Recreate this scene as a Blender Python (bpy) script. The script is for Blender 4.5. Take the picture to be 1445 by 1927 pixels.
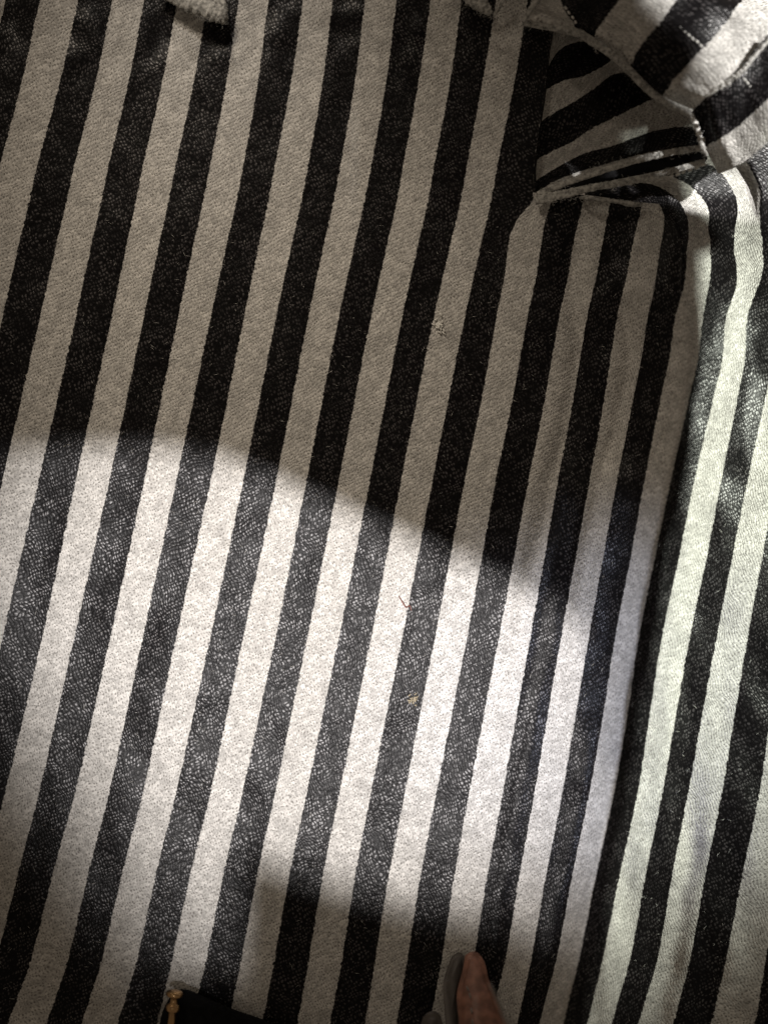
import bpy, bmesh, math, random
from mathutils import Vector, noise
random.seed(7)
scn = bpy.context.scene
for o in list(bpy.data.objects): bpy.data.objects.remove(o)
C = scn.collection

# ------------------------------------------------------------ camera
H = 0.30                      # camera height over the cloth, metres
S = 1e-4                      # one photo pixel on the cloth = 0.1 mm
cam_d = bpy.data.cameras.new('camera'); cam = bpy.data.objects.new('camera', cam_d); C.objects.link(cam)
cam.location = (0, 0, H)
cam_d.sensor_fit = 'HORIZONTAL'; cam_d.sensor_width = 36
cam_d.lens = 36 * H / (1445 * S)
cam_d.clip_start = 0.01; cam_d.clip_end = 20
cam_d.dof.use_dof = True; cam_d.dof.focus_distance = H; cam_d.dof.aperture_fstop = 6.0
scn.camera = cam

# ------------------------------------------------------------ world, exposure
w = bpy.data.worlds.new('World'); scn.world = w; w.use_nodes = True
bg = w.node_tree.nodes['Background']
bg.inputs[0].default_value = (1.0, 0.81, 0.62, 1); bg.inputs[1].default_value = 0.115
scn.view_settings.view_transform = 'Standard'; scn.view_settings.look = 'None'
scn.view_settings.exposure = 0; scn.view_settings.gamma = 1

def P(px, py, z=0.0):
    """a point z metres above the cloth that lies in line with photo pixel px, py"""
    k = S * (1 - z / H)
    return Vector(((px - 722.5) * k, (963.5 - py) * k, z))

def lamp(name, kind, loc, target, energy, col, size, cone=None, blend=1.0):
    d = bpy.data.lights.new(name, kind); o = bpy.data.objects.new(name, d); C.objects.link(o)
    o.location = loc; o.rotation_euler = (Vector(target) - Vector(loc)).to_track_quat('-Z', 'Y').to_euler()
    d.energy = energy; d.color = col
    if kind == 'SPOT':
        d.shadow_soft_size = size; d.spot_size = math.radians(cone); d.spot_blend = blend
    elif kind == 'AREA':
        d.size = size
    return o
LP = Vector((-0.037, -0.122, 1.25))                       # main lamp; added boards cut its lit patch
lamp('lamp_over_mouth', 'SPOT', LP, P(585, 1205), 96, (1.0, 0.955, 0.935), 0.009, 7.7, 1.0)
LS = Vector((0.36, 0.055, 0.155))
lamp('lamp_at_side', 'SPOT', LS, P(1335, 1030), 10.5, (0.955, 1.0, 0.865), 0.006, 30, 0.9)
lamp('fill_warm', 'SPOT', (-0.12, 0.27, 0.21), P(510, 650), 2.2, (1.0, 0.86, 0.69), 0.03, 23.5, 0.75)  # added fill: soft warm light over the upper left
lamp('fill_cool', 'SPOT', (-0.25, -0.05, 0.25), P(1170, 1330), 3.0, (0.74, 0.80, 1.0), 0.01, 12, 0.8)  # added cool spot that tints the side ridge
LC = Vector((0.30, 0.20, 0.20))
lamp('fill_corner', 'SPOT', LC, P(1320, 100), 8.5, (1.0, 0.97, 0.93), 0.004, 12.5, 0.5)  # added spot that brightens the turned corner
lamp('fill_top', 'SPOT', (-0.06, 0.34, 0.26), P(390, 70), 1.5, (1.0, 0.93, 0.86), 0.02, 9, 1.0)  # added small spot for a brighter patch at the top left

# ------------------------------------------------------------ helpers
def tag(o, label=None, cat=None, group=None, kind=None):
    if label: o['label'] = label
    if cat: o['category'] = cat
    if group: o['group'] = group
    if kind: o['kind'] = kind
    return o
def empty(name, loc=(0, 0, 0)):
    o = bpy.data.objects.new(name, None); C.objects.link(o); o.location = loc; o.empty_display_size = 0.01
    return o
def meshobj(name, verts, faces, mat, parent=None, uvs=None, smooth=True):
    me = bpy.data.meshes.new(name)
    off = Vector(parent.location) if parent and parent.parent is None else Vector((0, 0, 0))
    me.from_pydata([tuple(Vector(v) - off) for v in verts], [], faces)
    if uvs:
        uvl = me.uv_layers.new(name='UVMap')
        for l in me.loops: uvl.data[l.index].uv = uvs[l.vertex_index]
    if smooth:
        for p in me.polygons: p.use_smooth = True
    me.materials.append(mat); me.update()
    o = bpy.data.objects.new(name, me); C.objects.link(o)
    if parent: o.parent = parent
    return o

def crspline(pts, t):
    """Catmull-Rom through pts (tuples), t in 0..len-1"""
    n = len(pts); i = min(max(int(math.floor(t)), 0), n - 2); f = t - i
    p1, p2 = pts[i], pts[i + 1]
    p0 = pts[i - 1] if i > 0 else tuple(2 * a - b for a, b in zip(p1, p2))
    p3 = pts[i + 2] if i + 2 < n else tuple(2 * b - a for a, b in zip(p1, p2))
    return tuple(0.5 * (2 * b + (c - a) * f + (2 * a - 5 * b + 4 * c - d) * f * f + (-a + 3 * b - 3 * c + d) * f ** 3)
                 for a, b, c, d in zip(p0, p1, p2, p3))
def resample(pts, n):
    dense = [crspline(pts, i * (len(pts) - 1) / 120) for i in range(121)]
    L = [0]
    for a, b in zip(dense, dense[1:]): L.append(L[-1] + math.dist(a, b))
    out = []; j = 0
    for i in range(n):
        s = L[-1] * i / (n - 1)
        while j < 119 and L[j + 1] < s: j += 1
        f = (s - L[j]) / max(L[j + 1] - L[j], 1e-9); f = min(max(f, 0), 1)
        out.append(tuple(a + (b - a) * f for a, b in zip(dense[j], dense[j + 1])))
    return out
def interp(xs, ys, x):
    if x <= xs[0]: return ys[0]
    for a, b, c, d in zip(xs, xs[1:], ys, ys[1:]):
        if x <= b: return c + (d - c) * (x - a) / (b - a)
    return ys[-1]
def sstep(a, b, x):
    t = min(max((x - a) / (b - a), 0), 1); return t * t * (3 - 2 * t)

# ------------------------------------------------------------ materials
def nmat(name):
    m = bpy.data.materials.new(name); m.use_nodes = True
    nt = m.node_tree; return m, nt, nt.nodes['Principled BSDF']
def N(nt, t, **kw):
    n = nt.nodes.new(t)
    for k, v in kw.items(): setattr(n, k, v)
    return n
def math_(nt, op, a, b=None, c=None, clamp=False):
    n = N(nt, 'ShaderNodeMath', operation=op); n.use_clamp = clamp
    for i, v in enumerate((a, b, c)):
        if v is None: continue
        if isinstance(v, (int, float)): n.inputs[i].default_value = v
        else: nt.links.new(v, n.inputs[i])
    return n.outputs[0]
def maprange(nt, v, a, b, c=0.0, d=1.0):
    n = N(nt, 'ShaderNodeMapRange', interpolation_type='SMOOTHSTEP')
    nt.links.new(v, n.inputs[0])
    for i, x in enumerate((a, b, c, d)): n.inputs[i + 1].default_value = x
    return n.outputs[0]
def mixc(nt, f, a, b, bt='MIX'):
    n = N(nt, 'ShaderNodeMix', data_type='RGBA', blend_type=bt)
    for s, v in ((n.inputs[0], f), (n.inputs[6], a), (n.inputs[7], b)):
        if isinstance(v, (int, float)): s.default_value = v
        elif isinstance(v, tuple): s.default_value = (*v, 1)
        else: nt.links.new(v, s)
    return n.outputs[2]

LIGHT = (0.66, 0.645, 0.615); DARK = (0.006, 0.0055, 0.006)
def cloth_material():
    m, nt, b = nmat('striped_cloth'); L = nt.links
    uv = N(nt, 'ShaderNodeUVMap', uv_map='UVMap')
    def noise_(scale, detail=2, vec=None, out=0):
        n = N(nt, 'ShaderNodeTexNoise'); n.inputs['Scale'].default_value = scale; n.inputs['Detail'].default_value = detail
        L.new(vec or uv.outputs[0], n.inputs['Vector']); return n.outputs[out]
    sx = N(nt, 'ShaderNodeSeparateXYZ'); L.new(uv.outputs[0], sx.inputs[0])
    # warp the weave a little: short strokes that swirl
    big = noise_(1.1, 2, None, 1)
    off = N(nt, 'ShaderNodeVectorMath', operation='MULTIPLY_ADD')
    L.new(big, off.inputs[0]); off.inputs[1].default_value = (0.42, 0.42, 0); L.new(uv.outputs[0], off.inputs[2])
    fine = noise_(7.0, 2, None, 1)
    off2 = N(nt, 'ShaderNodeVectorMath', operation='MULTIPLY_ADD')
    L.new(fine, off2.inputs[0]); off2.inputs[1].default_value = (0.07, 0.07, 0); L.new(off.outputs[0], off2.inputs[2])
    def rotscale(rot, scx, scy, loc=(0, 0, 0)):
        a = N(nt, 'ShaderNodeMapping'); a.inputs['Rotation'].default_value = (0, 0, rot); L.new(off2.outputs[0], a.inputs[0])
        b2 = N(nt, 'ShaderNodeMapping'); b2.inputs['Scale'].default_value = (scx, scy, 1); b2.inputs['Location'].default_value = loc; L.new(a.outputs[0], b2.inputs[0])
        return b2
    mp = rotscale(0.5, 12.6, 8.3)
    v1 = N(nt, 'ShaderNodeTexVoronoi', voronoi_dimensions='2D', feature='F1'); v1.inputs['Scale'].default_value = 1; v1.inputs['Randomness'].default_value = 0.42
    L.new(mp.outputs[0], v1.inputs['Vector'])
    v2 = N(nt, 'ShaderNodeTexVoronoi', voronoi_dimensions='2D', feature='DISTANCE_TO_EDGE'); v2.inputs['Scale'].default_value = 1; v2.inputs['Randomness'].default_value = 0.42
    L.new(mp.outputs[0], v2.inputs['Vector'])
    sc = N(nt, 'ShaderNodeSeparateXYZ'); L.new(v1.outputs['Color'], sc.inputs[0])
    cell = sc.outputs[0]; cell2 = sc.outputs[1]
    # stripe mask with thread-wise ragged edge
    thr = math_(nt, 'FLOOR', math_(nt, 'MULTIPLY', sx.outputs[1], 9.0))
    wn = N(nt, 'ShaderNodeTexWhiteNoise', noise_dimensions='1D'); L.new(thr, wn.inputs['W'])
    j = math_(nt, 'MULTIPLY', math_(nt, 'SUBTRACT', wn.outputs[0], 0.5), 0.03)
    j2 = math_(nt, 'MULTIPLY', math_(nt, 'SUBTRACT', noise_(9.0, 2), 0.5), 0.07)
    u = math_(nt, 'ADD', math_(nt, 'ADD', sx.outputs[0], j), j2)
    fr = math_(nt, 'FRACT', math_(nt, 'MULTIPLY', u, 0.5))          # 0..0.5 light, 0.5..1 dark
    tri = math_(nt, 'ABSOLUTE', math_(nt, 'SUBTRACT', fr, 0.25))    # 0 mid light ... 0.25 edge ... >0.25 dark
    tri2 = math_(nt, 'ABSOLUTE', math_(nt, 'SUBTRACT', fr, 1.25))
    tri = math_(nt, 'MINIMUM', tri, tri2)
    dark = maprange(nt, tri, 0.240, 0.253)
    # light threads: shade in pits between the loops put into the colour, uneven tone
    mp2 = rotscale(0.5, 12.6, 8.3, (0.37, 0.61, 0))
    v3 = N(nt, 'ShaderNodeTexVoronoi', voronoi_dimensions='2D', feature='F1'); v3.inputs['Scale'].default_value = 1; v3.inputs['Randomness'].default_value = 0.5
    L.new(mp2.outputs[0], v3.inputs['Vector'])
    pit = maprange(nt, v3.outputs['Distance'], 0.12, 0.42, 1.0, 0.0)
    pitm = math_(nt, 'MULTIPLY', pit, maprange(nt, noise_(5.0, 2), 0.36, 0.60, 0.35, 1.0))
    tone = maprange(nt, cell, 0.0, 1.0, 0.78, 1.10)
    slub = math_(nt, 'MULTIPLY', maprange(nt, noise_(1.7, 5), 0.25, 0.75, 0.84, 1.10), maprange(nt, noise_(19.0, 3), 0.3, 0.7, 0.80, 1.10))
    lc = mixc(nt, 1.0, LIGHT, LIGHT)
    lcol = N(nt, 'ShaderNodeVectorMath', operation='SCALE'); lcol.inputs[0].default_value = LIGHT
    L.new(math_(nt, 'MULTIPLY', tone, slub), lcol.inputs[3])
    lc = mixc(nt, math_(nt, 'MULTIPLY', pitm, 0.74), lcol.outputs[0], (0.13, 0.12, 0.11))
    # dark threads: pale weft showing through as flecks
    fl = maprange(nt, v1.outputs['Distance'], 0.14, 0.44, 1.0, 0.0)
    sel = maprange(nt, cell2, 0.15, 0.55)
    pat = maprange(nt, noise_(1.6, 3), 0.36, 0.60, 0.25, 1.0)
    flm = math_(nt, 'MULTIPLY', math_(nt, 'MULTIPLY', fl, sel), pat)
    dc = mixc(nt, math_(nt, 'MULTIPLY', flm, 0.85), DARK, (0.068, 0.062, 0.064))
    col = mixc(nt, dark, lc, dc)
    L.new(col, b.inputs['Base Color'])
    # the black yarn is a smooth shiny filament, the white one a matt spun yarn
    L.new(maprange(nt, dark, 0, 1, 0.75, 0.36), b.inputs['Roughness'])
    L.new(math_(nt, 'ADD', 0.10, math_(nt, 'MULTIPLY', dark, math_(nt, 'ADD', 0.0, math_(nt, 'MULTIPLY', flm, 0.52)))), b.inputs['Specular IOR Level'])
    # relief
    h = math_(nt, 'SUBTRACT', 1.0, v1.outputs['Distance'])
    h = math_(nt, 'ADD', h, math_(nt, 'MULTIPLY', cell, 0.35))
    h = math_(nt, 'ADD', h, math_(nt, 'MULTIPLY', noise_(26.0, 2), 0.5))
    bp = N(nt, 'ShaderNodeBump'); L.new(maprange(nt, dark, 0, 1, 0.80, 0.30), bp.inputs['Strength']); bp.inputs['Distance'].default_value = 0.00018
    L.new(h, bp.inputs['Height']); L.new(bp.outputs[0], b.inputs['Normal'])
    return m
CLOTH = cloth_material()

def simple(name, col, rough=0.7, spec=0.3, metal=0.0, var=0.25, scale=900, bump=0.0002, bstr=0.6):
    m, nt, b = nmat(name); L = nt.links
    tc = N(nt, 'ShaderNodeTexCoord')
    n = N(nt, 'ShaderNodeTexNoise'); n.inputs['Scale'].default_value = scale; n.inputs['Detail'].default_value = 4
    L.new(tc.outputs['Object'], n.inputs['Vector'])
    f = maprange(nt, n.outputs[0], 0.3, 0.7)
    c = mixc(nt, f, tuple(x * (1 - var) for x in col), tuple(min(1, x * (1 + var)) for x in col))
    L.new(c, b.inputs['Base Color'])
    b.inputs['Roughness'].default_value = rough; b.inputs['Specular IOR Level'].default_value = spec; b.inputs['Metallic'].default_value = metal
    bp = N(nt, 'ShaderNodeBump'); bp.inputs['Strength'].default_value = bstr; bp.inputs['Distance'].default_value = bump
    L.new(n.outputs[0], bp.inputs['Height']); L.new(bp.outputs[0], b.inputs['Normal'])
    return m
THREAD = simple('pale_thread', (0.62, 0.61, 0.58), 0.8, 0.1, 0, 0.3, 1600)
BINDING = simple('pale_binding', (0.36, 0.355, 0.335), 0.85, 0.1, 0, 0.5, 1500, 0.00025, 0.6)
BLACKT = simple('tape_shade_black', (0.008, 0.008, 0.009), 0.8, 0.1, 0, 0.4, 900)  # zip tape; also the gap's shade strip and the added boards
LEATHER = simple('brown_leather', (0.27, 0.13, 0.09), 0.42, 0.45, 0, 0.35, 500, 0.0003)
PALEL = simple('pale_edge_paint', (0.10, 0.088, 0.08), 0.5, 0.4, 0, 0.15, 500)
PALEL2 = simple('edge_piping', (0.26, 0.24, 0.225), 0.5, 0.4, 0, 0.15, 500)
BRASS = simple('brass', (0.50, 0.31, 0.15), 0.30, 0.5, 1.0, 0.15, 400, 0.0001, 0.3)
PLINT = simple('white_lint', (0.85, 0.84, 0.80), 0.9, 0.1, 0, 0.05, 900)
HAIR = simple('reddish_thread', (0.22, 0.10, 0.08), 0.7, 0.2, 0, 0.2, 900)
TAN = simple('tan_lint', (0.36, 0.31, 0.22), 0.9, 0.1, 0, 0.3, 900)

# ------------------------------------------------------------ cloth sheets
def relief(px, py):
    """gentle unevenness of lining cloth, metres"""
    a = noise.noise(Vector((px * 0.004, py * 0.0025, 3.1))) * 0.0011
    b = noise.noise(Vector((px * 0.014, py * 0.010, 7.7))) * 0.00042
    c = noise.noise(Vector((px * 0.05, py * 0.05, 1.7))) * 0.00007
    top = sstep(260, 0, py)
    d = noise.noise(Vector((px * 0.022, py * 0.022, 9.2))) * 0.0007 * top
    return a + b + c + d

def sheet(name, edges, us, zf, mat, parent, nv, nu, vscale=62.0, thick=None):
    """edges: list of point lists (photo px), all same length; us: the stripe coordinate of each edge"""
    rows = len(edges[0]); verts = []; uvs = []; faces = []
    ulist = []
    for a, b in zip(range(len(us) - 1), range(1, len(us))):
        for k in range(nu): ulist.append((a, k / nu))
    ulist.append((len(us) - 2, 1.0))
    # arc length along the middle edge drives v
    mid = edges[len(edges) // 2]; vv = []; prev = None; acc = 0
    for i in range(nv + 1):
        t = (rows - 1) * i / nv
        p = crspline(mid, t)
        if prev: acc += math.dist(p, prev)
        prev = p; vv.append(acc / vscale)
        E = [crspline(e, t) for e in edges]
        for a, f in ulist:
            p = crspline(E, a + f)
            z = zf(p[0], p[1], us[a] + (us[a + 1] - us[a]) * f, t / (rows - 1))
            verts.append(P(p[0], p[1], z)); uvs.append((us[a] + (us[a + 1] - us[a]) * f, vv[-1]))
    W = len(ulist)
    for i in range(nv):
        for j in range(W - 1):
            q = i * W + j; faces.append((q, q + W, q + W + 1, q + 1))
    return meshobj(name, verts, faces, mat, parent, uvs)

lining = empty('bag_lining', (0, 0, 0))
tag(lining, 'black and off-white striped woven lining with a frayed seam slit and turned-over corner', 'lining')

# stripe edges (left, right of each light stripe) measured at rows of the cloth
ROWY = [-60, 20, 160, 300, 340, 380, 405, 430, 450, 600, 750, 900, 1050, 1200, 1350, 1500, 1650, 1800, 1907, 2000]
ST = {   # k: {row y: (left, right)}
 -3: {-60:(-160,-98), 20:(-178,-115), 300:(-250,-185), 600:(-315,-250), 900:(-385,-318), 1200:(-455,-390), 1500:(-525,-460), 1800:(-600,-530), 2000:(-680,-605)},
 -2: {-60:(-40,22), 20:(-58,6), 300:(-133,-66), 600:(-200,-133), 900:(-265,-200), 1200:(-340,-272), 1500:(-400,-335), 1800:(-480,-412), 2000:(-560,-485)},
 -1: {-60:(92,158), 20:(70,143), 300:(2,73), 600:(-66,4), 900:(-133,-64), 1200:(-200,-132), 1500:(-270,-203), 1800:(-345,-276), 2000:(-420,-345)},
  0: {-60:(222,282), 20:(207,268), 300:(142,207), 600:(74,142), 900:(5,74), 1200:(-62,5), 1500:(-128,-62), 1800:(-212,-142), 2000:(-280,-205)},
  1: {-60:(345,402), 20:(330,388), 300:(271,333), 600:(209,270), 900:(143,207), 1200:(79,140), 1500:(7,72), 1800:(-72,-5), 2000:(-140,-65)},
  2: {-60:(460,516), 20:(446,503), 300:(397,460), 600:(334,396), 900:(272,333), 1200:(207,269), 1500:(139,204), 1800:(60,130), 1907:(22,95), 2000:(-12,62)},
  3: {-60:(578,634), 20:(567,624), 300:(519,582), 600:(458,519), 900:(397,459), 1200:(331,396), 1500:(267,330), 1800:(193,260), 1907:(160,228), 2000:(130,200)},
  4: {-60:(694,754), 20:(684,744), 300:(642,701), 600:(579,637), 900:(520,578), 1200:(457,519), 1500:(394,455), 1800:(325,390), 1907:(300,364), 2000:(278,342)},
  5: {-60:(815,874), 20:(807,866), 160:(786,846), 300:(760,819), 600:(697,756), 900:(638,697), 1200:(578,638), 1500:(516,576), 1800:(455,518), 1907:(433,498), 2000:(414,480)},
  6: {-60:(940,1000), 20:(930,990), 160:(906,967), 300:(880,938), 600:(815,874), 900:(755,815), 1200:(698,757), 1500:(637,697), 1800:(582,645), 1907:(563,625), 2000:(546,608)},
}
ST2 = {
  7: {450:(958,1020), 600:(933,992), 900:(875,934), 1200:(818,879), 1500:(760,820), 1800:(707,768), 1907:(690,750), 2000:(674,735)},
  8: {450:(1080,1135), 600:(1051,1104), 900:(995,1051), 1200:(938,998), 1500:(881,945), 1800:(832,893), 1907:(812,873), 2000:(796,856)},
  9: {450:(1192,1245), 600:(1160,1218), 900:(1110,1162), 1200:(1055,1108), 1500:(1004,1057), 1800:(952,1001), 1907:(925,978), 2000:(905,958)},
 10: {450:(1298,1339), 600:(1272,1325), 750:(1243,1297), 900:(1213,1263), 1050:(1186,1232), 1200:(1157,1202), 1500:(1107,1154), 1800:(1048,1091), 1907:(1020,1065), 2000:(998,1045)},
 11: {450:(1388,1440), 600:(1370,1411), 750:(1342,1388), 900:(1307,1358), 1200:(1245,1298), 1500:(1198,1245), 1800:(1135,1187), 1907:(1110,1157), 2000:(1086,1136)},
 12: {450:(1492,1545), 600:(1468,1520), 900:(1407,1462), 1200:(1348,1407), 1500:(1293,1357), 1800:(1238,1300), 1907:(1207,1273), 2000:(1180,1248)},
 13: {450:(1600,1660), 600:(1578,1635), 900:(1520,1580), 1200:(1470,1535), 1500:(1427,1495), 1800:(1367,1442), 1907:(1343,1425), 2000:(1318,1402)},
 14: {450:(1715,1780), 600:(1690,1755), 900:(1640,1705), 1200:(1600,1665), 1500:(1562,1630), 1800:(1510,1585), 1907:(1490,1570), 2000:(1470,1550)},
}
def edge_of(tab, k, side, rows):
    ys = sorted(tab[k]); pts = [(tab[k][y][side],) for y in ys]
    out = []
    for y in rows:
        # Catmull-Rom on uneven knots is fine here: nearly straight lines
        i = 0
        while i < len(ys) - 2 and y > ys[i + 1]: i += 1
        t = i + (y - ys[i]) / (ys[i + 1] - ys[i])
        out.append((crspline(pts, t)[0], y))
    return out

CREASE_Y = [380, 440, 480, 560, 620, 654, 727, 800, 872, 945, 1018, 1200, 1500, 1800, 2000]
CREASE_X = [1262, 1283, 1287, 1287, 1296, 1304, 1297, 1279, 1262, 1250, 1230, 1201, 1153, 1092, 1044]
def zright(px, py):
    xr = interp(CREASE_Y, CREASE_X, py) - 4 + 4.0 * noise.noise(Vector((py * .013, 2.2, 0))) + 2.5 * math.sin(py / 31.0)
    d = (px - xr) * S
    hgt = 0.0085 * sstep(330, 620, py) + 0.0015
    if d < 0:
        z = hgt * math.exp(d / 0.0085)
        # a shallow lengthwise groove beside the ridge
        g = (px - (xr - 205 - 0.02 * (py - 600))) / 22.0
        z -= 0.0016 * math.exp(-g * g) * sstep(380, 480, py) * sstep(1500, 900, py)
        g = (px - (xr - 118 + 6 * math.sin(py / 90))) / 15.0
        z -= 0.0012 * math.exp(-g * g) * sstep(480, 620, py) * sstep(1250, 1000, py)
        g = (px - (xr - 45)) / 26.0
        z -= 0.0013 * math.exp(-g * g) * sstep(1250, 1450, py)
        g = (px - (xr - 165 + 8 * math.sin(py / 140))) / 16.0
        z -= 0.0004 * math.exp(-g * g) * sstep(1000, 1250, py)
    else:
        q = d
        z = hgt - 0.66 * 0.0120 * (1 - math.exp(-q / 0.0120))
        g = (px - (xr + 170 + 0.03 * (py - 1500))) / 20.0
        z -= 0.0011 * math.exp(-g * g) * sstep(1450, 1650, py)
        z -= 0.05 * max(0, q - 0.020)
    return z
def zmain(px, py, u, t):
    z = relief(px, py) + zright(px, py)
    n2 = noise.noise(Vector((px * .02, py * .011, 5.5)))
    z += 0.0009 * n2 * sstep(1000, 1150, px) * sstep(380, 480, py)
    return z

# back panel, stripes up to u = 14 run the full height
rows = ROWY
edges, us = [], []
for k in range(-3, 7):
    for s in (0, 1): edges.append(edge_of(ST, k, s, rows)); us.append(2 * k + s)
# the dark stripe after k=6, closed by the pocket fold line above y=380 and by k=7 below
e14 = []
for y in rows:
    if y < 450: x = interp([-60, 60, 130, 300, 362, 380, 405, 430, 450], [1050, 1036, 1030, 1006, 1003, 1000, 978, 965, 958], y)
    else: x = edge_of(ST2, 7, 0, [y])[0][0]
    e14.append((x, y))
edges.append(e14); us.append(14)
sheet('back_panel', edges, us, zmain, CLOTH, lining, 330, 9)
def ztuck(px, py, u, t): return zmain(px, py, u, t) - .0001 - (13.98 - u) * .015
sheet('seam_allowance', [[(x - 3, y) for x, y in e14], e14, [(x + 18, y) for x, y in e14]], [13.98, 13.94, 13.7], ztuck, CLOTH, lining, 200, 3)

# side panel: stripes k = 7.. start at the slit
rows2 = [450, 525, 600, 750, 900, 1050, 1200, 1350, 1500, 1650, 1800, 1907, 2000]
top = { # explicit upper points for each edge, from the seam down
 (7,0): [(1003,362),(1000,380),(978,405),(965,430)],
 (7,1): [(1040,362),(1036,384),(1029,405),(1023,430)],
 (8,0): [(1098,366),(1096,384),(1090,408),(1085,430)],
 (8,1): [(1148,372),(1147,388),(1143,408),(1139,430)],
 (9,0): [(1206,380),(1206,392),(1202,410),(1197,430)],
 (9,1): [(1240,383),(1246,394),(1250,410),(1249,430)],
}
ed, us = [], []
for (k, s) in [(7,0),(7,1),(8,0),(8,1),(9,0),(9,1)]:
    ed.append(top[(k, s)] + edge_of(ST2, k, s, rows2)); us.append(2 * k + s)
sheet('side_panel', ed, us, zmain, CLOTH, lining, 280, 9)

top2 = {
 (9,1): [(1100,374),(1150,378),(1205,383),(1235,386),(1246,396),(1250,412),(1249,430)],
 (10,0): [(1100,352),(1150,347),(1200,343),(1240,352),(1270,375),(1290,403),(1298,430)],
 (10,1): [(1120,330),(1180,330),(1240,327),(1285,341),(1315,368),(1334,396),(1336,430)],
 (11,0): [(1180,300),(1260,300),(1320,305),(1352,320),(1370,350),(1382,385),(1388,430)],
 (11,1): [(1330,270),(1370,285),(1400,300),(1416,325),(1424,358),(1430,395),(1438,430)],
 (12,0): [(1440,230),(1460,255),(1475,285),(1484,320),(1490,358),(1494,395),(1494,430)],
 (12,1): [(1500,210),(1515,245),(1528,280),(1538,320),(1545,358),(1547,395),(1547,430)],
 (13,0): [(1560,210),(1575,245),(1585,280),(1595,320),(1600,358),(1602,395),(1602,430)],
 (13,1): [(1620,210),(1635,245),(1645,280),(1655,320),(1660,358),(1662,395),(1662,430)],
}
def wav(k, s, pts):
    out = []
    for x, y in pts:
        a = sstep(300, 380, y) * sstep(760, 520, y)
        dx = (7 * math.sin(y / 26.0 + 0.6 * s) * a) if k in (10, 11) else 0
        out.append((x + dx * (1 if k == 11 else 0.5), y))
    return out
rows3 = [450, 475, 500, 525, 550, 600, 675, 750, 900, 1050, 1200, 1350, 1500, 1650, 1800, 1907, 2000]
top2[(14,0)] = [(x + 85, y) for x, y in top2[(13,1)]]
top2[(14,1)] = [(x + 160, y) for x, y in top2[(13,1)]]
ed, us = [], []
for key in [(9,1),(10,0),(10,1),(11,0),(11,1),(12,0),(12,1),(13,0),(13,1),(14,0),(14,1)]:
    k, s = key
    full = top2[key] + edge_of(ST2, k, s, rows3)
    ed.append(wav(k, s, full)); us.append(2 * k + s)
def zgusset(px, py, u, t):
    z = zmain(px, py, u, t)
    if py < 430 and u < 23: z -= 0.0016 * sstep(430, 360, py)
    return z
# shared edge with the side panel: keep identical below y=430
for i, p in enumerate(rows2): pass
sheet('gusset_panel', ed, us, zgusset, CLOTH, lining, 300, 10)

# ------------------------------------------------------------ pocket floor under the turned-over corner
pe = [
 [(1036,50),(1060,52),(1090,55),(1130,60),(1170,70),(1220,85),(1290,110)],
 [(1026,165),(1033,122),(1048,98),(1066,85),(1094,77),(1140,78),(1290,140)],
 [(1026,168),(1053,153),(1094,143),(1122,133),(1150,112),(1200,100),(1300,165)],
 [(1011,232),(1035,214),(1068,202),(1100,174),(1136,158),(1178,132),(1305,190)],
 [(1002,303),(1034,286),(1066,273),(1111,242),(1160,218),(1243,183),(1312,205)],
 [(1000,345),(1059,308),(1111,284),(1160,272),(1210,252),(1260,240),(1312,238)],
 [(1000,368),(1050,337),(1111,316),(1170,299),(1230,284),(1280,278),(1318,274)],
 [(1000,380),(1050,352),(1111,330),(1170,312),(1230,298),(1280,291),(1325,286)],
]
pe = [resample(e, 9) for e in pe]
def zpocket(px, py, u, t):
    d = max(0, px - interp([50, 130, 300, 380], [1036, 1030, 1006, 1000], py))
    lift = 0.004 * sstep(1215, 1300, px)
    return -0.0012 - 0.0045 * (1 - math.exp(-d / 60)) + relief(px, py + 200) * 1.2 + lift
sheet('pocket_panel', pe, [0, 1, 2, 3, 4, 5, 6, 6.6], zpocket, CLOTH, lining, 90, 12)

# ------------------------------------------------------------ the turned-over corner
fe = [
 [(984,42),(996,14),(1008,-20),(1020,-60)],
 [(1092,66),(1074,30),(1058,0),(1040,-60)],
 [(1112,80),(1130,46),(1163,2),(1210,-62)],
 [(1186,136),(1207,90),(1245,40),(1310,-55)],
 [(1243,186),(1276,138),(1326,86),(1420,-30)],
 [(1300,212),(1343,168),(1388,128),(1490,15)],
 [(1327,276),(1362,254),(1405,221),(1520,120)],
 [(1352,326),(1396,308),(1424,284),(1540,190)],
]
fe = [resample(e, 8) for e in fe]
def zflap(px, py, u, t):
    base = 0.0050 + 0.005 * sstep(980, 1330, px) + 0.003 * t
    roll = 0.004 * (1 - sstep(0, 0.16, t))           # lip curls down towards the pocket
    fold = 0.0012 * math.sin((px * 0.6 - py * 0.8) * 0.028 + 0.8) * sstep(0, 0.3, t)
    edge = 0.003 * sstep(6.2, 7.0, u)
    base -= 0.014 * sstep(0.74, 1.0, t)               # bent down out of view to block the side lamp
    return base - roll + fold - edge + relief(px * 1.5, py * 1.5 + 900) * 1.6
flap = sheet('turned_corner', fe, [0, 1, 2, 3, 4, 5, 6, 7], zflap, CLOTH, lining, 60, 14)
flap['label'] = 'turned-over corner of the striped cloth at the upper right'
sol = flap.modifiers.new('thickness', 'SOLIDIFY'); sol.thickness = 0.0007; sol.offset = -1

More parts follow.
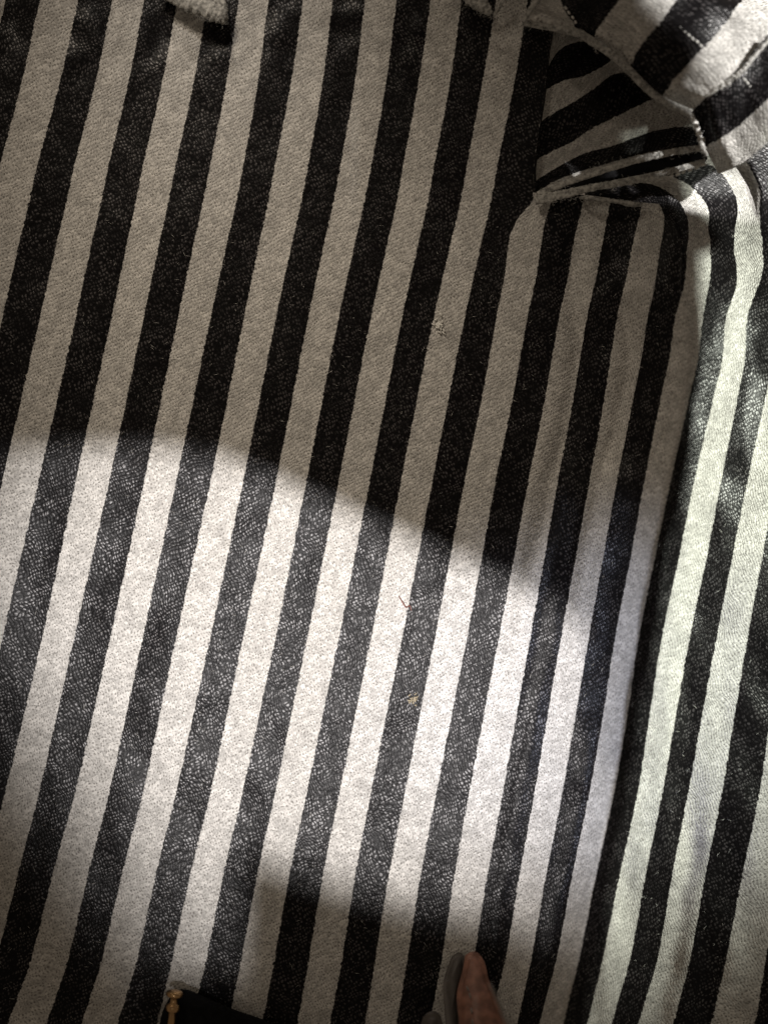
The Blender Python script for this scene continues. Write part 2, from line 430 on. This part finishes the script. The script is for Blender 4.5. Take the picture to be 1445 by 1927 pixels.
# ------------------------------------------------------------ seams, bindings, stitches
def tube(pts, rad, n=8, flat=1.0, seg=60, rough=0.0, seed=0, capr=0.5):
    """pts: (px, py, z) through points; rad: px radius list; returns verts, faces"""
    V = []; F = []
    cs = []
    for i in range(seg + 1):
        t = i * (len(pts) - 1) / seg
        px, py, z = crspline(pts, t)
        cs.append(P(px, py, z))
    for i, c in enumerate(cs):
        a = cs[max(i - 1, 0)]; b = cs[min(i + 1, seg)]
        T = (b - a).normalized(); side = T.cross(Vector((0, 0, 1))).normalized(); up = side.cross(T).normalized()
        f = i / seg
        r = interp([k / (len(rad) - 1) for k in range(len(rad))], rad, f) * S
        if i in (0, seg): r *= capr
        for j in range(n):
            an = 2 * math.pi * j / n
            rr = r * (1 + rough * noise.noise(Vector((i * 0.7 + seed, j * 1.3, seed * 3.3))) + rough * 0.6 * noise.noise(Vector((i * 0.23, seed, j * 0.5))))
            V.append(c + side * math.cos(an) * rr + up * math.sin(an) * rr * flat)
    for i in range(seg):
        for j in range(n):
            a = i * n + j; b = i * n + (j + 1) % n
            F.append((a, a + n, b + n, b))
    V.append(cs[0]); V.append(cs[-1]); k = len(V)
    for j in range(n):
        F.append((k - 2, j, (j + 1) % n)); F.append((k - 1, seg * n + (j + 1) % n, seg * n + j))
    return V, F
def tube_part(name, pts, rad, mat, parent, label=None, **kw):
    V, F = tube(pts, rad, **kw); o = meshobj(name, V, F, mat, parent)
    if label: o['label'] = label
    return o

def ribbon(name, a, b, za, zb, mat, parent, bulge=0.0008, jag=2.2, seed=0, n=150, m=7):
    A, B = resample(a, n + 1), resample(b, n + 1); V = []; F = []
    for i in range(n + 1):
        f = i / n; z = za + (zb - za) * f
        ja = jag * (noise.noise(Vector((i * .33, seed, 0))) + .6 * noise.noise(Vector((i * .9, seed, 4))))
        jb = jag * (noise.noise(Vector((i * .27, seed, 8))) + .6 * noise.noise(Vector((i * .8, seed, 2))))
        for j in range(m + 1):
            g = j / m; ex = ja * (1 - g) ** 3 + jb * g ** 3
            x = A[i][0] + (B[i][0] - A[i][0]) * g; y = A[i][1] + (B[i][1] - A[i][1]) * g + ex
            V.append(P(x, y, z + bulge * math.sin(math.pi * g) + .00007 * noise.noise(Vector((x * .16, y * .16, seed)))))
    for i in range(n):
        for j in range(m):
            q = i * (m + 1) + j; F.append((q, q + m + 1, q + m + 2, q + 1))
    o = meshobj(name, V, F, mat, parent)
    md = o.modifiers.new('thickness', 'SOLIDIFY'); md.thickness = 0.0006; md.offset = -1
    return o
# the slit: two raw-edged bindings either side of a dark gap
ribbon('seam_binding', [(1010,364),(1045,348),(1100,329),(1160,309),(1200,297),(1260,283),(1318,275)], [(1014,368),(1050,353),(1100,336),(1160,317),(1200,305),(1260,292),(1316,283)], .0012, .0050, BINDING, lining, .0001, 2.6, 3, 190)
ribbon('seam_binding', [(1006,371),(1030,365),(1060,359),(1111,349),(1150,342),(1200,333),(1260,319),(1326,301)], [(1008,384),(1035,379),(1060,373),(1105,361),(1150,352),(1200,343),(1245,331),(1326,308)], .0014, .0054, BINDING, lining, .0001, 2.4, 8, 190)
# black strip laid in for the shade inside the gap
tube_part('gap_shade_strip', [(1030,366,-.001),(1100,345,-.001),(1180,323,-.001),(1250,308,0),(1330,292,.001)], [8,12,13,14,12], BLACKT, lining, flat=0.3, seg=50, rough=0.1)
tube_part('seam_cord', [(1090,371,.002),(1110,373,.004),(1150,377,.004),(1185,383,.004),(1210,384,.003)], [3,4,4,5,3], BINDING, lining, seg=50, rough=0.5, seed=5)
# piping along the lip of the turned corner
ribbon('seam_fold', [(984,38),(1030,46),(1078,52),(1110,70),(1150,97),(1186,129),(1212,157),(1245,185),(1300,211)], [(984,43),(1030,52),(1085,62),(1108,79),(1148,105),(1183,136),(1210,163),(1243,189),(1300,215)], .0040, .0100, BINDING, lining, .0002, 2.0, 11, 240)
tube_part('seam_cord', [(1300,212,0.0084),(1308,232,0.0087),(1316,255,0.0090),(1322,278,0.0093),(1330,292,0.0090)], [3,5,4,5,3], THREAD, lining, seg=70, rough=1.0, seed=14)
tube_part('seam_cord', [(1326,182,0.0117),(1360,160,0.0125),(1392,136,0.0131),(1420,104,0.0135),(1460,58,0.0138)], [2,5,5,3.5,4], THREAD, lining, seg=90, rough=1.0, seed=17)
tube_part('seam_cord', [(984,42,0.0060),(996,20,0.0066),(1010,2,0.0072),(1022,-20,.010)], [3,5,5,4], BINDING, lining, seg=40, rough=0.3, seed=21)

def dash(px, py, ang, ln, r, z, mat=THREAD, name='stitch', parent=lining):
    c, s = math.cos(ang), math.sin(ang)
    pts = [(px - c * ln / 2, py - s * ln / 2, z - .0003), (px - c * ln / 4, py - s * ln / 4, z), (px + c * ln / 4, py + s * ln / 4, z), (px + c * ln / 2, py + s * ln / 2, z - .0003)]
    return tube_part(name, pts, [r * .6, r, r, r * .6], mat, parent, seg=6, n=6, rough=0.15, seed=px)
def dashes(a, b, n, ln, r, za, zb, zf=None):
    ang = math.atan2(b[1] - a[1], b[0] - a[0])
    for i in range(n):
        f = (i + 0.5) / n
        dash(a[0] + (b[0] - a[0]) * f + random.uniform(-1, 1), a[1] + (b[1] - a[1]) * f + random.uniform(-1, 1), ang + random.uniform(-.15, .15), ln * random.uniform(.8, 1.15), r, (za + (zb - za) * f) if zf is None else zf(a[0] + (b[0] - a[0]) * f, a[1] + (b[1] - a[1]) * f))
dashes((1258,334), (1328,308), 6, 10, 2.4, .008, .0095)
dashes((1262,38), (1330,94), 9, 9, 3.0, 0, 0, lambda x, y: zflap(x, y, 3.5, .47) + .0005)
dashes((1396,146), (1434,184), 6, 8, 3.2, 0, 0, lambda x, y: zflap(x, y, 5.5, .45) + .0005)
dashes((1062,10), (1086,44), 4, 6, 2.4, .0075, .0075)
dashes((1303,218), (1326,268), 4, 7, 3.2, .0112, .0112)

def fibres(name, path, n, ln, spread, zf, r=0.6, mat=THREAD, parent=lining, bias=(0, 0)):
    V = []; F = []
    for i in range(n):
        t = random.random() * (len(path) - 1); px, py = crspline(path, t)[:2]
        px += random.gauss(0, spread); py += random.gauss(0, spread)
        a = random.uniform(0, 2 * math.pi); L = ln * random.uniform(.4, 1.2)
        dx, dy = math.cos(a) * L + bias[0], math.sin(a) * L + bias[1]
        cx, cy = random.uniform(-.4, .4) * L, random.uniform(-.4, .4) * L
        z = zf(px, py)
        pts = [(px, py, z), (px + dx * .5 + cx, py + dy * .5 + cy, z + random.uniform(.0003, .0012)), (px + dx, py + dy, z + random.uniform(0, .0015))]
        v, f = tube(pts, [r * .6, r * .5, r * .25], n=3, seg=5)
        b = len(V); V += v; F += [tuple(q + b for q in fc) for fc in f]
    o = meshobj(name, V, F, mat, parent); o['kind'] = 'stuff'; return o
fibres('frayed_fibres', [(1060,38),(1085,58),(1108,75),(1125,90)], 90, 9, 3, lambda x, y: .0065, 0.8)
fibres('frayed_fibres', [(1012,366),(1080,358),(1160,343),(1230,331),(1320,305)], 160, 8, 4, lambda x, y: .004 + .004 * sstep(1000, 1320, x), 0.7)
fibres('frayed_fibres', [(1040,352),(1111,322),(1200,296),(1320,283)], 150, 7, 4, lambda x, y: .005 + .003 * sstep(1000, 1320, x), 0.7)
fibres('frayed_fibres', [(1243,188),(1290,210),(1312,245),(1328,290),(1350,320)], 120, 8, 4, lambda x, y: .0098, 0.7)
fibres('frayed_fibres', [(1330,182),(1392,138),(1440,80)], 60, 8, 3, lambda x, y: .013, 0.7)

fibres('frayed_fibres', [(984,42),(1030,50),(1085,62)], 40, 10, 3, lambda x, y: .005, 0.6)
fibres('frayed_fibres', [(1150,108),(1200,150),(1243,188),(1300,212)], 90, 8, 3, lambda x, y: .0085, 0.6)
fibres('frayed_fibres', [(1006,372),(1030,380),(1090,372),(1200,384)], 110, 7, 4, lambda x, y: .003, 0.6)
fibres('frayed_fibres', [(1355,326),(1396,308),(1440,270)], 80, 8, 3, lambda x, y: .009, 0.6)
# raw cloth ends at the top edge of the back panel
tube_part('raw_cloth_edge', [(300,-24,0.0020),(335,-6,0.0025),(365,8,0.0030),(395,18,0.0035),(415,30,0.0035),(424,42,0.0025)], [14,16,17,17,15,6], BINDING, lining, 'pale twisted raw cloth end at the top left', flat=0.55, seg=80, rough=0.4, seed=31, n=12)
tube_part('raw_cloth_edge', [(392,-30,0.0020),(404,-5,0.0030),(418,15,0.0032),(420,38,0.0025)], [10,13,12,6], BINDING, lining, flat=0.5, seg=40, rough=0.4, seed=33, n=10)
tube_part('raw_cloth_edge', [(868,-26,0.0020),(890,-2,0.0025),(908,10,0.0030),(924,26,0.0030)], [12,15,14,5], BINDING, lining, 'pale raw cloth end at the top centre', flat=0.55, seg=50, rough=0.4, seed=36, n=12)
tube_part('seam_cord', [(928,30,0.0025),(940,12,0.0030),(956,-14,0.0030)], [3,3.5,3], BINDING, lining, seg=30, rough=0.3, seed=39)
fibres('frayed_fibres', [(330,4),(380,26),(424,44)], 80, 8, 5, lambda x, y: .006, 0.7, BINDING)
fibres('frayed_fibres', [(800,2),(850,0),(900,22),(930,28)], 60, 7, 4, lambda x, y: .005, 0.7, BINDING)
# fine nap standing up from the cloth
def nap(name, n, x0, x1, y0, y1):
    V = []; F = []
    for i in range(n):
        px, py = random.uniform(x0, x1), random.uniform(y0, y1)
        z = relief(px, py) + zright(px, py) + .00012
        a = random.uniform(0, 6.28); L = random.uniform(4, 11)
        pts = [(px, py, z), (px + math.cos(a) * L * .5 + random.uniform(-2, 2), py + math.sin(a) * L * .5, z + .0004), (px + math.cos(a) * L, py + math.sin(a) * L, z + random.uniform(0, .0005))]
        v, f = tube(pts, [.34, .3, .2], n=3, seg=3)
        b = len(V); V += v; F += [tuple(q + b for q in fc) for fc in f]
    o = meshobj(name, V, F, THREAD, lining); o['kind'] = 'stuff'; return o
nap('nap_fibres', 1300, 0, 1445, 400, 1927)

# ------------------------------------------------------------ bits lying on the cloth
def ground_z(px, py): return relief(px, py) + zright(px, py)
V, F = tube([(750,1121,ground_z(750,1121)+.0004),(757,1133,ground_z(757,1133)+.0009),(764,1143,ground_z(764,1143)+.0006),(771,1140,ground_z(771,1140)+.0004),(774,1150,ground_z(774,1150)+.0003)], [0.8,1.2,1.3,1.0,0.7], n=5, seg=24)
o = meshobj('loose_thread', V, F, HAIR); tag(o, 'short reddish brown loose thread lying on a white stripe in the lit area', 'thread')
def tuft(name, px, py, r, mat, n, label, cat):
    V = []; F = []
    for i in range(n):
        a = random.uniform(0, 6.28); q = abs(random.gauss(0, r * .5)); x, y = px + math.cos(a) * q, py + math.sin(a) * q * 1.5
        z = ground_z(x, y) + .00010; b2 = random.uniform(0, 6.28); L = random.uniform(4, 9)
        v, f = tube([(x, y, z), (x + math.cos(b2) * L * .5, y + math.sin(b2) * L * .5 + 2, z + .00025), (x + math.cos(b2) * L, y + math.sin(b2) * L, z)], [1.0, 1.6, .8], n=4, seg=5)
        b = len(V); V += v; F += [tuple(k + b for k in fc) for fc in f]
    o = meshobj(name, V, F, mat); tag(o, label, cat); return o
tuft('lint_tuft', 778, 1314, 9, TAN, 16, 'small tan tuft of lint on a black stripe in the lit area', 'lint')
tuft('lint_tuft', 827, 612, 10, PLINT, 26, 'small pale raised tuft of lint on a shaded white stripe', 'lint')

# ------------------------------------------------------------ leather strap end (blurred, near the camera)
def slab(outline, z, th, mat, name, parent, bev=0.0008, tilt=None):
    bm = bmesh.new()
    pts = resample(outline + [outline[0]], 61)[:-1]
    zz = (lambda x, y: z) if tilt is None else tilt
    vs = [bm.verts.new(P(x, y, zz(x, y))) for x, y in pts]
    f = bm.faces.new(vs)
    r = bmesh.ops.extrude_face_region(bm, geom=[f])
    for v in [g for g in r['geom'] if isinstance(g, bmesh.types.BMVert)]: v.co.z -= th
    bmesh.ops.recalc_face_normals(bm, faces=bm.faces)
    bmesh.ops.bevel(bm, geom=[e for e in bm.edges if abs(e.verts[0].co.z - e.verts[1].co.z) < th * .6], offset=bev, segments=3, affect='EDGES')
    me = bpy.data.meshes.new(name); bm.to_mesh(me); bm.free()
    for p in me.polygons: p.use_smooth = True
    me.materials.append(mat); o = bpy.data.objects.new(name, me); C.objects.link(o)
    if parent:
        o.parent = parent
        for v in me.vertices: v.co -= parent.location
    return o
strap = empty('leather_strap', P(890, 1900, .03)); tag(strap, 'brown leather strap end with pale painted edges and white stitching at the lower edge', 'strap')
zt = lambda x, y: .010 + (1930 - y) * -3.0e-5
slab([(876,1804),(890,1796),(905,1803),(914,1820),(921,1850),(935,1883),(952,1927),(975,2000),(870,2000),(864,1927),(860,1880),(866,1850),(872,1828)], .03, .0028, LEATHER, 'leather_face', strap, tilt=zt)
slab([(850,1806),(862,1797),(874,1806),(870,1850),(862,1875),(866,1927),(872,2000),(842,2000),(838,1927),(834,1870),(837,1842)], .026, .002, PALEL, 'folded_lining', strap, .0006, tilt=lambda x, y: zt(x, y) - .0035)
tube_part('edge_piping', [(840,1842,0.0235),(835,1862,0.0235),(839,1890,0.0245),(843,1927,0.0255),(848,1990,0.0275)], [2,2.6,2.6,2.6,2.6], PALEL2, strap, seg=30)
tube_part('edge_piping', [(921,1850,0.0255),(934,1880,0.0265),(944,1904,0.0272),(953,1927,0.0280),(975,1990,0.0300)], [1.5,2.8,3,3,3], PALEL2, strap, seg=30)
for x, y, a in ((880,1862,1.15),(884,1874,1.3),(887,1903,1.45),(889,1924,1.45)):
    dash(x, y, a, 11, 1.6, zt(x, y) + .0006, PALEL2, 'stitch', strap)
tab = slab([(796,1922),(806,1912),(820,1911),(830,1920),(836,1950),(834,1990),(792,1990),(790,1950)], .01, .003, PALEL, 'leather_tab', None, .001)
tag(tab, 'dim rounded grey tab end left of the brown strap at the bottom edge', 'tab')

# ------------------------------------------------------------ black zip end with brass stud
zip_ = empty('zip_end', P(380, 1920, .02)); tag(zip_, 'black zip tape end with a small brass stud at the lower left edge', 'zip')
slab([(318,1882),(335,1868),(352,1868),(374,1877),(433,1903),(495,1925),(560,1958),(600,2000),(450,2030),(300,2010),(296,1960),(304,1910)], .004, .002, BLACKT, 'zip_tape', zip_, .0005)
prof = [(0,7),(9,7),(15,9),(17.5,12),(17,16),(14,18),(8,19),(7.5,30),(13,33),(14.5,38),(13.5,44),(8,46),(8,80)]
V = []; F = []; n = 28
c0 = P(330, 1858, .0055); ax = (P(322, 1930, .0055) - c0).normalized(); sd = Vector((ax.y, -ax.x, 0)).normalized(); up = Vector((0, 0, 1))
for r, hh in prof:
    for j in range(n):
        a = 2 * math.pi * j / n
        V.append(c0 + ax * hh * S + sd * math.cos(a) * r * S * .92 + up * math.sin(a) * r * S * .92)
for i in range(len(prof) - 1):
    for j in range(n):
        F.append((i * n + j, i * n + (j + 1) % n, (i + 1) * n + (j + 1) % n, (i + 1) * n + j))
meshobj('brass_stud', V, F, BRASS, zip_)

# ------------------------------------------------------------ unseen boards added to block and shape the lamp light
def back(px, py, z, lp=None):
    lp = lp or LP
    g = P(px, py, 0); t = z / lp.z
    return g + (lp - g) * t
def board(name, poly, z, mat, parent, th=0.003, lp=None):
    bm = bmesh.new(); vs = [bm.verts.new(back(x, y, z, lp)) for x, y in poly]
    f = bm.faces.new(vs); r = bmesh.ops.extrude_face_region(bm, geom=[f])
    for v in [g for g in r['geom'] if isinstance(g, bmesh.types.BMVert)]: v.co.z += th
    bmesh.ops.recalc_face_normals(bm, faces=bm.faces)
    me = bpy.data.meshes.new(name); bm.to_mesh(me); bm.free(); me.materials.append(mat)
    o = bpy.data.objects.new(name, me); C.objects.link(o); o.parent = parent; return o
blockers = empty('light_blockers', (0, 0, 0)); tag(blockers, 'unseen dark boards added to block and shape the lamp light', 'blocker')  # parent of the added light-blocking boards
board('blocker_top', [(-500,860),(0,842),(180,838),(300,842),(410,862),(520,905),(650,962),(780,1018),(900,1072),(1010,1118),(1100,1175),(1128,1250),(1120,1400),(1150,1470),(1165,1600),(1130,1900),(1130,2300),(1900,2300),(1700,-300),(-500,-300)], .36, BLACKT, blockers)  # added board: casts the upper edge of the lit patch
board('blocker_low', [(445,1600),(480,1612),(600,1655),(700,1685),(800,1715),(860,1725),(950,1740),(1020,1790),(1100,1815),(1200,1860),(1500,2000),(1500,2500),(290,2500),(290,1860),(440,1852)], .48, BLACKT, blockers)  # added board: softer shade along the bottom
board('blocker_left', [(-900,1200),(-150,1270),(80,1440),(230,1700),(350,2100),(330,2600),(-900,2600)], .90, BLACKT, blockers)  # high board added to fade the lower left gently
lo = [(1330,-700),(1180,150),(1200,250),(1325,320),(1325,465),(1200,492),(1160,560),(1130,640),(1095,900),(1050,1180),(1005,1500),(940,1800),(860,2300)]
V = [back(x, y, .035, LS) for x, y in lo] + [back(x - 2600, y, .13, LS) for x, y in lo]
n = len(lo); V += [v + Vector((.003, 0, .001)) for v in V]
F = []
for i in range(n - 1): F += [(i, i + 1, n + i + 1, n + i), (2 * n + i, 3 * n + i, 3 * n + i + 1, 2 * n + i + 1), (i, 2 * n + i, 2 * n + i + 1, i + 1), (n + i, n + i + 1, 3 * n + i + 1, 3 * n + i)]
F += [(0, n, 3 * n, 2 * n), (n - 1, 3 * n - 1, 4 * n - 1, 2 * n - 1)]
meshobj('blocker_side', V, F, BLACKT, blockers, smooth=False)  # unseen slope added to keep the side lamp off the back panel
board('blocker_pocket', [(700,-300),(1000,-300),(1010,60),(1050,150),(1100,210),(1130,290),(1180,370),(1260,395),(1420,400),(1500,420),(1500,800),(700,800)], .05, BLACKT, blockers, .002, LC)  # added board: keeps the corner spot out of the pocket
board('blocker_right', [(1650,1030),(1560,1300),(1450,1680),(1340,2050),(1120,2500),(3000,2500),(3000,1000)], .105, BLACKT, blockers, .002, LS)  # added board: dims the side lamp towards the lower right

scn.cycles.max_bounces = 6
